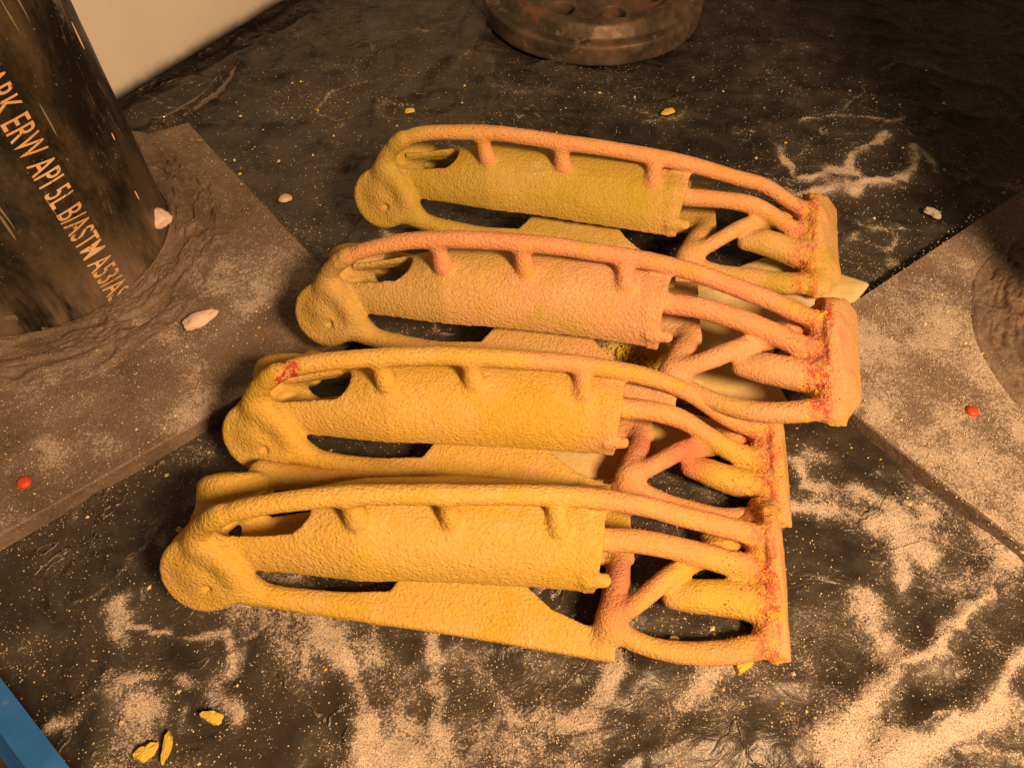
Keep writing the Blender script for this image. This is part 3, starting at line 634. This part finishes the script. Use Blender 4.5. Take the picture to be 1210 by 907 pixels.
# stencilled text, bent onto the pipe
def lettering(text, z_top, z_bot, az0, cap):
    cu = bpy.data.curves.new('lettering', 'FONT'); cu.body = text; cu.size = 1; cu.offset = .006; cu.space_character = 1.03; cu.resolution_u = 4
    ob = bpy.data.objects.new('tmp_text', cu); COL.objects.link(ob)
    dg = bpy.context.evaluated_depsgraph_get(); me = bpy.data.meshes.new_from_object(ob.evaluated_get(dg))
    bpy.data.objects.remove(ob)
    bm = bmesh.new(); bm.from_mesh(me); bmesh.ops.triangulate(bm, faces=bm.faces[:])
    for _ in range(3):
        es = [e for e in bm.edges if e.calc_length() > .16]
        if es: bmesh.ops.subdivide_edges(bm, edges=es, cuts=1); bmesh.ops.triangulate(bm, faces=bm.faces[:])
    V = np.array([v.co[:] for v in bm.verts]); x0, x1 = V[:, 0].min(), V[:, 0].max(); y1 = .69
    for v in bm.verts:
        s = (v.co.x-x0)/(x1-x0); z = z_top+(z_bot-z_top)*s; a = math.radians(az0)+v.co.y/y1*cap/PR
        r = PR+.12
        v.co = Vector((r*math.cos(a), r*math.sin(a), z))*MM
    bm.to_mesh(me); bm.free()
    return me
t = NT('stencil_paint')
worn = t.ramp(t.noise(330, 4, .75), .60, .66)
c = t.mix(t.ramp(t.noise(70, 3), .35, .65), (.62, .36, .17), (.74, .50, .30))
c = t.mix(worn, c, (.05, .035, .022))
c = t.mix(t.ramp(t.noise(45, 3, .6), .66, .72), c, (.09, .065, .045))
lm = lettering('MARK ERW API 5L B/ASTM A53/AS', 138.5, 7.5, -41.2, 12.2)
link('lettering', lm, t.done(c, .7, None, .3), L)
# pale chips and runs in the pipe paint, and blobs of putty
chipm = simple_mat('bare_chip', (.75, .55, .42), .5, .1)
for az, zz, ln, wd in ((11.2, 118, 13, 1.3), (.5, 75.3, 4, .9), (-3, 43.5, 6, .9), (-58, 92, 5, 1.5), (-57, 84, 3, 1.2), (-38, 30, 2, 1)):
    a = math.radians(az); me = blob_mesh(wd*.5, ln*.5, .25, int(zz), .2, 3)
    o = link('paint_chip', me, chipm, L, ((PR+.05)*math.cos(a)*MM, (PR+.05)*math.sin(a)*MM, zz*MM))
    M = Matrix((( -math.sin(a), 0, math.cos(a)), (math.cos(a), 0, math.sin(a)), (0, 1, 0)))
    o.rotation_euler = M.to_euler()
def world_obj(name, me, mat, loc, label, cat, group=None, rz=0):
    o = link(name, me, mat); o.location = [v*MM for v in loc]; o.rotation_euler[2] = rz
    return tag(o, label, cat, group)
world_obj('putty_blob', blob_mesh(7.0, 5.5, 4.6, 3, .55), putty, (-190, 316, 20), 'pale pink blob of putty stuck to the foot of the lettered pipe', 'putty', 'putty blobs')
world_obj('putty_blob', blob_mesh(8.5, 4.2, 2.4, 6, .5), putty, (-157, 253, 9.5), 'pale pink smear of putty on the collar toward the castings', 'putty', 'putty blobs', .6)
world_obj('putty_blob', blob_mesh(4, 3, 1.6, 8, .4), simple_mat('tan_crumb', (.60, .48, .34)), (-130, 347, 7.4), 'small tan crumb on the back edge of the left plate', 'putty', 'putty blobs')
# red plastic caps
red = simple_mat('red_plastic', (.62, .075, .03), .45, .2)
def cap_mesh():
    bm = bmesh.new(); n = 24
    prof = [(0, 2.0), (1.6, 1.95), (2.5, 1.5), (3.0, .6), (3.0, 0)]
    rings = []
    for r, z in prof:
        rings.append([bm.verts.new(Vector((r*math.cos(2*math.pi*i/n), r*math.sin(2*math.pi*i/n), z))*MM) for i in range(n)] if r else [bm.verts.new((0, 0, z*MM))])
    for i in range(n):
        j = (i+1) % n; bm.faces.new((rings[0][0], rings[1][i], rings[1][j]))
        for k in range(1, len(rings)-1): bm.faces.new((rings[k][i], rings[k+1][i], rings[k+1][j], rings[k][j]))
    me = bpy.data.meshes.new('cap'); bm.to_mesh(me); bm.free()
    for p in me.polygons: p.use_smooth = True
    return me
world_obj('red_cap', cap_mesh(), red, (-211, 163, PLATE_T+.1), 'small round red cap on the left plate near its front edge', 'cap', 'small red caps')
world_obj('red_cap', cap_mesh(), red, (212, 200, PLATE_T+.3), 'small round red cap on the powdery right plate', 'cap', 'small red caps')
# ------------------------------------------------------------------ rusty ring
RF = Field((-92, -92, -3), (92, 92, 30), 1.15)
def ring(X, Y, Z):
    r = np.hypot(X, Y)
    a = smax(r-82, smax(Z-15, -Z, 1.5), 2.5)
    b = smax(r-73+np.maximum(0, Z-16)*.5, smax(Z-24, -Z, 1.5), 2.5)
    d = smin(a, b, 2.5)
    d = smax(d, -smax(r-61, 20-Z, .5), 1.2)
    d = smax(d, -smax(r-57, 17-Z, .5), 1.0)
    return d
RF.add((-88, -88, 0), (88, 88, 25), ring, 'ring', .1)
for k in range(7):
    a = math.radians(-74+360/7*k); hx, hy = 42*math.cos(a), 42*math.sin(a)
    RF.cut((hx-10, hy-10, -3), (hx+10, hy+10, 30), lambda X, Y, Z: np.hypot(X-hx, Y-hy)-9.2, 1.0)
V, Q, _ = RF.mesh(); N = vnormals(V, Q); V = V+N*(fbm(V, 8, 3, 77)*.35)[:, None]
me = mesh_np('rusty_ring', V, Q)
t = NT('rusted_iron')
c = t.mix(t.ramp(t.noise(45, 5, .65), .35, .68), (.045, .036, .029), (.15, .105, .075))
c = t.mix(t.math('MULTIPLY', t.ramp(t.noise(30, 4, .65), .56, .68), .6), c, (.24, .10, .045))
c = t.mix(t.math('MULTIPLY', t.ramp(t.noise(110, 5, .7), .60, .68), .55), c, (.30, .24, .17))
n = t.bump(t.noise(130, 5, .65), .0012, .6)
rust = t.done(c, t.ramp(t.noise(60, 3), .3, .7, .42, .75), n, .5, .25)
world_obj('rusty_ring', me, rust, (60, 575, -.5), 'rusty cast iron ring with round holes, lying on the sheet behind the castings', 'iron ring')
# ------------------------------------------------------------------ cabinet wall with a rounded foot
def wall():
    prof = []
    R = 12.0; z0 = 2.0
    for k in range(0, 19):
        a = math.radians(-90+90*k/18*1.0); prof.append((R-R*math.cos(a) if False else -(R-R*math.cos(a)), z0+R+R*math.sin(a)))
    prof = [(-R-30, z0)]+prof+[(0, 520), (-30, 520)]
    V = []; Q = []; Ls = [-330, 620]
    for s in Ls:
        for d, z in prof: p = WA+WD*s+WN*(d-1.0); V.append((p[0], p[1], z))
    m = len(prof)
    for k in range(m-1): Q.append((k, k+m, k+m+1, k+1))
    return mesh_np('wall_panel', np.array(V, float), np.array(Q))
t = NT('white_enamel')
c = t.mix(t.ramp(t.noise(9, 4, .6), .3, .7), (.66, .63, .60), (.74, .71, .68))
m = t.n('ShaderNodeMapping'); m.inputs['Rotation'].default_value = (.2, .5, .8); m.inputs['Scale'].default_value = (1, 1, .05); t.lk(t.co, m.inputs['Vector'])
c = t.mix(t.math('MULTIPLY', t.ramp(t.noise(60, 3, .6, m.outputs[0]), .66, .74), .3), c, (.82, .8, .78))
c = t.mix(t.ramp(t.noise(230, 2, .6), .775, .79), c, (.25, .2, .16))
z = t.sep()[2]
c = t.mix(t.math('MULTIPLY', t.ramp(t.math('ADD', z, t.math('MULTIPLY', t.noise(60, 4, .6), .008)), .022, .009), .9), c, (.045, .036, .028))  # panel colour darkens towards its foot
wo = link('wall_panel', wall(), t.done(c, .42, t.bump(t.noise(14, 2), .004, .1), .5)); tag(wo, 'off-white enamelled panel with a dark foot behind the lettered pipe', None, None, 'structure')
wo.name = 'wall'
# ------------------------------------------------------------------ blue tray, bottom left
t = NT('blue_paint'); c = t.mix(t.ramp(t.noise(60, 4), .35, .7), (.02, .13, .44), (.03, .17, .55))
c = t.mix(t.math('MULTIPLY', t.ramp(t.noise(180, 4, .7), .62, .68), .4), c, (.20, .17, .15))
blue = t.done(c, .5, t.bump(t.noise(300, 3), .0003, .4), .4)
E0 = np.array((-174., 74.)); E1 = np.array((-142., 47.)); ED = (E1-E0)/np.linalg.norm(E1-E0); EN = np.array((ED[1], -ED[0]))
if EN[0] > 0: EN = -EN
tray = empty('blue_tray', (E0[0], E0[1], 0)); tag(tray, 'blue painted metal tray cut off by the bottom left corner', 'tray')
def obox(u0, u1, v0, v1, z0, z1, bev=.6, shear=False):
    bm = bmesh.new(); bmesh.ops.create_cube(bm, size=1)
    for v in bm.verts:
        u = u0 if v.co.x < 0 else u1; w_ = v0 if v.co.y < 0 else v1; zz = z0 if v.co.z < 0 else z1; w_ = w_+(26 if (v.co.z < 0 and shear) else 0)
        p = ED*u+EN*w_; v.co = Vector((p[0], p[1], zz))*MM
    bmesh.ops.bevel(bm, geom=bm.edges[:], offset=bev*MM, segments=2, affect='EDGES')
    bmesh.ops.recalc_face_normals(bm, faces=bm.faces[:])
    me = bpy.data.meshes.new('box'); bm.to_mesh(me); bm.free(); return me
link('side_wall', obox(-120, 140, 0, 7.8, -1, 30, .6, True), blue, tray)
link('side_wall', obox(-120, 140, 150, 160, -1, 30), blue, tray)
link('end_wall', obox(-130.5, -120.5, 0, 160, -1, 30), blue, tray); link('end_wall', obox(140.5, 150.5, 0, 160, -1, 30), blue, tray)
link('tray_floor', obox(-120, 140, 7.8, 149.5, -1, 23), simple_mat('tray_floor', (.035, .03, .028), .5, .5), tray)
# ------------------------------------------------------------------ pale crusts of cured powder under the castings
def slab(outline, zb, th, seed):
    o = np.array(outline, float); lo = o.min(0)-4; hi = o.max(0)+4
    f = Field((lo[0], lo[1], zb-2), (hi[0], hi[1], zb+th+5), 1.3)
    def fn(X, Y, Z):
        e = poly_sdf(X, Y, outline); top = zb+th+np.minimum(0, 6-(-e))*0
        bow = np.clip(-e/14, 0, 1)*1.6
        return smax(e, np.abs(Z-(zb+th*.5+bow))-th*.5, 2.2)
    f.add((lo[0], lo[1], zb), (hi[0], hi[1], zb+th+3), fn, 'slab', .1)
    V, Q, _ = f.mesh(); N = vnormals(V, Q)
    V = V+N*(fbm(V, 14, 3, seed)*.8+vnoise(V, 2.5, seed)*.16)[:, None]
    return V, Q
t = NT('cured_powder_crust')
c = t.mix(t.ramp(t.noise(40, 4, .6), .35, .7), (.60, .46, .19), (.66, .54, .32))
c = t.mix(t.math('MULTIPLY', t.ramp(t.noise(90, 4, .7), .60, .70), .7), c, (.68, .50, .08))
crust = t.done(c, .85, t.bump(t.noise(260, 4, .6), .0009, .7), .25)
V, Q = slab(SLAB_A, .2, 5, 5)
V[:, 2] += np.where(V[:, 2] > -5, 0, 0)+sstep(110, 150, V[:, 0])*sstep(215, 245, V[:, 1])*6.5
c0 = V.mean(0)*[1, 1, 0]
world_obj('powder_crust', mesh_np('powder_crust', V-c0, Q), crust, c0, 'large pale yellow crust with a pointed tip, lying under the pinkish casting', 'crust', 'pale crusts under the castings')
V, Q = slab(SLAB_B, .2, 3.2, 8); c0 = V.mean(0)*[1, 1, 0]
world_obj('powder_crust', mesh_np('powder_crust', V-c0, Q), crust, c0, 'smaller pale crust under the casting with the red scribbles', 'crust', 'pale crusts under the castings')
# ------------------------------------------------------------------ crumbs and flakes
yel = simple_mat('yellow_flake', (.72, .54, .09), .7, .15, 200); tan = simple_mat('tan_flake', (.70, .58, .36), .8, .15, 200); whi = simple_mat('white_flake', (.68, .62, .52), .8, .12, 200)
def flake_mesh(r, th, seed, el=1.0):
    rnd = random.Random(seed); n = 18; bm = bmesh.new()
    ph = [rnd.random()*6.3 for _ in range(4)]; rad = [r*(.9+.2*math.sin(2*math.pi*i/n*2+ph[0])+.13*math.sin(2*math.pi*i/n*3+ph[1])+.08*math.sin(2*math.pi*i/n*5+ph[2])+.04*rnd.random()) for i in range(n)]
    T = []; Bt = []
    for i in range(n):
        a = 2*math.pi*i/n; p = (rad[i]*math.cos(a)*el, rad[i]*math.sin(a)/el)
        T.append(bm.verts.new((p[0]*.86*MM, p[1]*.86*MM, th*(.8+.5*rnd.random())*MM))); Bt.append(bm.verts.new((p[0]*MM, p[1]*MM, -.6*MM)))
    c = bm.verts.new((0, 0, th*1.25*MM))
    for i in range(n):
        j = (i+1) % n; bm.faces.new((c, T[i], T[j])); bm.faces.new((T[i], Bt[i], Bt[j], T[j]))
    me = bpy.data.meshes.new('flake'); bm.to_mesh(me); bm.free(); return me
def hz(x, y):
    return float(sheet_height(np.array([float(x)]), np.array([float(y)]))[0])
for k, (x_, y_, r_, th_, el, rz, mt, lab) in enumerate((
    (-110, 69, 3.4, 1.2, 1.3, 0, yel, 'bright yellow flake on the black sheet below the front casting\'s hinge'),
    (-131, 57, 3.6, 1.5, 1.1, .8, yel, 'broad yellow fragment at the bottom edge of the picture'),
    (-124, 59, 3.0, 1.2, 2.1, 1.7, yel, 'thin yellow sliver beside the broad fragment at the bottom edge'),
    (-88, 176, 3.8, 1.1, 1.4, -.3, tan, 'tan flake between the hinge ends of the two front castings'),
    (-67, 442, 2.6, 1.0, 1.2, .5, yel, 'yellow flake behind the rear casting\'s hinge'),
    (243, 343, 4.0, 1.4, 1.2, -.8, whi, 'white crumb on the dark sheet right of the rear casting'),
    (102, 441, 3.6, 1.0, 1.5, .2, yel, 'yellowish flake on the sheet behind the rear casting, toward the ring'),
    (88, 87, 3.0, 2.0, 1.2, .6, yel, 'yellow crumb just below the front casting\'s end plate'),
    (63, 97, 1.8, 1.6, 1.2, .3, tan, 'tan crumb below the end of the front casting\'s blade'))):
    zz = max(hz(x_, y_)+.7, .1)
    world_obj('powder_flake', flake_mesh(r_, th_, 40+k, el), mt, (x_, y_, zz), lab, 'flake', 'flakes of coating', rz)
# crumb heap between the two middle castings
rnd = random.Random(5)
V = []; Q = []
def octa(p, r, rr):
    b = len(V); d = [rr.uniform(.7, 1.25) for _ in range(6)]; a = rr.random()*3
    for k, (x_, y_, z_) in enumerate(((1, 0, 0), (0, 1, 0), (-1, 0, 0), (0, -1, 0), (0, 0, 1), (0, 0, -1))):
        cx, sx = math.cos(a), math.sin(a); V.append((p[0]+r*d[k]*(x_*cx-y_*sx), p[1]+r*d[k]*(x_*sx+y_*cx), p[2]+r*d[k]*z_*.8))
    for k in range(4):
        j = (k+1) % 4; Q.append((b+k, b+j, b+4)); Q.append((b+j, b+k, b+5))
for _ in range(420):
    s = rnd.random(); x_ = 47+26*s+rnd.gauss(0, 3.5); y_ = 238-13*s+rnd.gauss(0, 3.0); octa((x_, y_, 5.6+rnd.random()*2.5), rnd.uniform(.35, 1.3), rnd)
o = link('crumb_heap', mesh_np('crumb_heap', np.array(V), np.array(Q)), yel); tag(o, 'heap of loose yellow crumbs between the middle castings', 'crumbs', None, 'stuff')
V = []; Q = []
for mt_, nm_, lab_, cnt, sd in ((tan, 'loose_crumbs', 'tan crumbs of coating strewn over the sheet and plates', 420, 11), (yel, 'loose_crumbs', 'yellow crumbs of coating strewn over the sheet and plates', 170, 12)):
    rnd = random.Random(sd); V.clear(); Q.clear()
    cl = [(rnd.uniform(-200, 260), rnd.uniform(60, 480)) for _ in range(16)]+[(230, 225), (90, 90), (-90, 175), (240, 240), (180, 170)]
    for _ in range(cnt):
        if rnd.random() < .6: cx_, cy_ = rnd.choice(cl); x_, y_ = rnd.gauss(cx_, 14), rnd.gauss(cy_, 12)
        else: x_, y_ = rnd.uniform(-260, 300), rnd.uniform(40, 500)
        if np.hypot(x_-LCEN[0], y_-LCEN[1]) < 101 or np.hypot(x_-RCEN[0], y_-RCEN[1]) < 101: continue
        pl_ = bool((on_plate(np.array([x_]), np.array([y_]), LP0, UA, UB, *LPS) | on_plate(np.array([x_]), np.array([y_]), RP0, RA, RB, *RPS))[0])
        zz = PLATE_T+.6 if pl_ else hz(x_, y_)+.5
        octa((x_, y_, zz), .35+1.1*rnd.random()**3, rnd)
    o = link(nm_, mesh_np(nm_, np.array(V), np.array(Q)), mt_); tag(o, lab_, 'crumbs', None, 'stuff')
    o.data.polygons.foreach_set('use_smooth', np.zeros(len(Q), bool))
# grains of loose powder: thousands of tiny octahedra
def grains(N, seed, zf, df, region, r0, r1):
    g = np.random.default_rng(seed)
    x = g.uniform(region[0], region[1], N); y = g.uniform(region[2], region[3], N)
    k = g.random(N) < df(x, y); x = x[k]; y = y[k]; n = len(x); z = zf(x, y)
    r = r0+(r1-r0)*g.random(n)**3
    base = np.array([(1, 0, 0), (0, 1, 0), (-1, 0, 0), (0, -1, 0), (0, 0, 1), (0, 0, -1)], float)
    a = g.random(n)*6.28; J = g.uniform(.7, 1.3, (n, 6))
    ca, sa = np.cos(a)[:, None], np.sin(a)[:, None]
    bx = base[None, :, 0]*ca-base[None, :, 1]*sa; by = base[None, :, 0]*sa+base[None, :, 1]*ca
    P = np.stack([bx, by, np.broadcast_to(base[None, :, 2], bx.shape)*.8], -1)*(J*r[:, None])[..., None]+np.stack([x, y, z+r*.4], -1)[:, None]
    f = []
    for q in range(4): f += [(q, (q+1) % 4, 4), ((q+1) % 4, q, 5)]
    F_ = (np.arange(n)[:, None, None]*6+np.array(f)[None]).reshape(-1, 3)
    return mesh_np('powder_grains', P.reshape(-1, 3), F_)
t = NT('loose_grains'); c = t.mix(t.ramp(t.noise(120, 3), .4, .7), POWDER, (.72, .60, .34))
gm = t.done(c, .9, None, .3)
def ground_df(x, y):
    d = density(x, y)
    a = on_plate(x, y, LP0, UA, UB, *LPS) | on_plate(x, y, RP0, RA, RB, *RPS)
    return np.where(a, 0, .015+d**1.4*.7)
def ground_zf(x, y): return sheet_height(x, y)+density(x, y)**1.5*.9
o = link('powder_grains', grains(260000, 3, ground_zf, ground_df, (-280, 330, 30, 500), .13, .5), gm); tag(o, 'loose grains of pale powder scattered over the black sheet', 'powder', None, 'stuff')
def plate_df(x, y):
    a = on_plate(x, y, LP0+UA*2+UB*2, UA, UB, LPS[0]-4, LPS[1]-4); b = on_plate(x, y, RP0+RA*2+RB*2, RA, RB, RPS[0]-4, RPS[1]-4)
    pl = (np.hypot(x-LCEN[0], y-LCEN[1]) < 100) | (np.hypot(x-RCEN[0], y-RCEN[1]) < 97)
    n = fbm(xy3(x, y), 20, 3, 61)*.5+.5
    return np.where(pl, .05, np.where(a, .22*n**2*2, np.where(b, .6*n*1.4, 0)))
o = link('powder_grains', grains(130000, 7, lambda x, y: np.full(len(x), PLATE_T+.35), plate_df, (-330, 330, 90, 440), .16, .6), gm); tag(o, 'loose grains of pale powder scattered over the two floor plates', 'powder', None, 'stuff')
PF = casting_field()
PV, PQ, PL = PF.mesh()
qa = PL[PQ[:, 0]]
PARTNAME = {'hinge_disc_far': 'hinge_disc'}
# colours per casting: yellow powder, dusting, how much of it, where it sets in, red grit
COATS = [((.72, .485, .11), (.73, .40, .20), -.08, 140, .9, 1), ((.70, .475, .105), (.72, .39, .20), -.03, 110, .85, 2),
         ((.63, .44, .155), (.73, .405, .215), .04, 70, 1.0, 3), ((.56, .42, .08), (.73, .45, .20), -.05, 100, .85, 4)]
RAIL = [((.74, .49, .11), (.77, .41, .18), .0, 120, .5, 5), ((.73, .48, .11), (.77, .40, .18), .03, 90, .5, 6),
        ((.72, .42, .17), (.75, .355, .19), .2, 20, .5, 7), ((.70, .44, .14), (.75, .39, .18), .3, 20, .6, 8)]
REDGRIT = simple_mat('red_grit', (.50, .045, .03), .95, .4, 300); YELGRIT = simple_mat('yellow_grit', (.70, .43, .08), .95, .2, 300)
COATMAT = [coat_material('powder_coat', *c) for c in COATS]; RAILMAT = [coat_material('powder_coat_rail', *c) for c in RAIL]
LABELS = ['yellow powder-coated truss casting at the very front, its long lower blade fully in view',
          'yellow truss casting between the front one and the pink one, red scribbles on its hinge',
          'pinkish orange truss casting with a dark red streak on its strut, tip on right plate',
          'olive yellow truss casting at the back of the row, nearest the rusty ring']
FP = np.array(FEATS)
for i in range(4):
    yaw, rol, pit, tx, ty, tz = POSES[i]
    D = np.array(WARPS[i]); act = np.abs(D).sum(1) > 0
    acc = np.zeros_like(PV); ws = np.full(len(PV), .12)
    for p, d in zip(FP[act], D[act]):
        g = np.exp(-((PV-p)**2).sum(1)/(2*15.0**2)); acc += g[:, None]*d; ws += g
    V = PV+acc/ws[:, None]
    if i > 1: V[:, 0] += 7*sstep(228, 235, PV[:, 0])*np.clip(1-PV[:, 2]/26, 0, 1)*sstep(-36, -20, PV[:, 1])
    cyw, syw, cr, sr, cp, sp = math.cos(yaw), math.sin(yaw), math.cos(rol), math.sin(rol), math.cos(pit), math.sin(pit)
    # small roll and pitch are baked in the mesh, the turn stays on the object
    Rx = np.array([[1, 0, 0], [0, cr, -sr], [0, sr, cr]]); Ry = np.array([[cp, 0, sp], [0, 1, 0], [-sp, 0, cp]])
    V = V@(Ry@Rx).T
    zmin = np.sort(V[:, 2])[200]
    base = [tx, ty, max(tz, -zmin+.3)]
    N = vnormals(V, PQ)
    off = np.array([i*57.3, 0, 0])
    g = vnoise(V+off, 1.35, 3+i)*.10+vnoise(V+off, .8, 9+i)*.05+vnoise(V+off, 9, 5)*.2
    # caked, crusty powder at the plate and along the arch under the rail
    cr_ = sstep(208, 220, PV[:, 0])*(N[:, 0] < .3)
    g = g+cr_*(vnoise(V+off, 2.4, 17)*.3+vnoise(V+off, 1.5, 19)*.25)
    band = np.exp(-((PV[:, 1]+2.5)/3.5)**2)*((PL == PF.names.index('arched_shell')))*sstep(.2, .6, fbm(V+off, 9, 3, 23)+.45)
    g = g+band*(vnoise(V+off, 2.4, 29)*.3+.3)
    V = V+N*g[:, None]
    N = vnormals(V, PQ)
    root = empty('truss_casting', base, yaw)
    tag(root, LABELS[i], 'casting', 'powder-coated castings laid side by side')
    for L, nm in enumerate(PF.names):
        q = PQ[qa == L]
        if not len(q): continue
        # loose connected posts are parts of their own
        groups = [q]
        if nm == 'post':
            xm = PV[q[:, 0], 0]; groups = [q[xm < 82], q[(xm >= 82) & (xm < 120)], q[xm >= 120]]
        for gq in groups:
            used, inv = np.unique(gq, return_inverse=True)
            me = mesh_np(nm, V[used], inv.reshape(gq.shape), N[used])
            link(PARTNAME.get(nm, nm), me, RAILMAT[i] if nm in ('crest_rail', 'stay_bar', 'post') else COATMAT[i], root)

    # loose grit caked on the inside of the end plate
    gsel = np.where((PV[:, 0] > 209) & (PV[:, 0] < 230) & (N[:, 2] > .15) & (N[:, 0] < .35))[0]
    rr = np.random.default_rng(70+i); rnd = random.Random(90+i)
    for nm, mt, cnt, r1 in (('red_grit', REDGRIT, 150 if i != 3 else 110, .45), ('yellow_grit', YELGRIT, 200, .62)):
        clump = fbm(PV[gsel]+i*31, 7, 2, 11 if nm == 'red_grit' else 13); cs_ = gsel[clump > .08]
        vs = []; qs = []
        for a in rr.choice(cs_, cnt):
            p = V[a]; r = rnd.uniform(.22, r1); b = len(vs); an = rnd.random()*3; d = [rnd.uniform(.6, 1.3) for _ in range(6)]
            for k, (x_, y_, z_) in enumerate(((1, 0, 0), (0, 1, 0), (-1, 0, 0), (0, -1, 0), (0, 0, 1), (0, 0, -1))):
                vs.append((p[0]+r*d[k]*(x_*math.cos(an)-y_*math.sin(an)), p[1]+r*d[k]*(x_*math.sin(an)+y_*math.cos(an)), p[2]+r*d[k]*z_))
            for k in range(4):
                j = (k+1) % 4; qs.append((b+k, b+j, b+4)); qs.append((b+j, b+k, b+5))
        g_ = link(nm, mesh_np(nm, np.array(vs), np.array(qs)), mt, root); g_['kind'] = 'stuff'
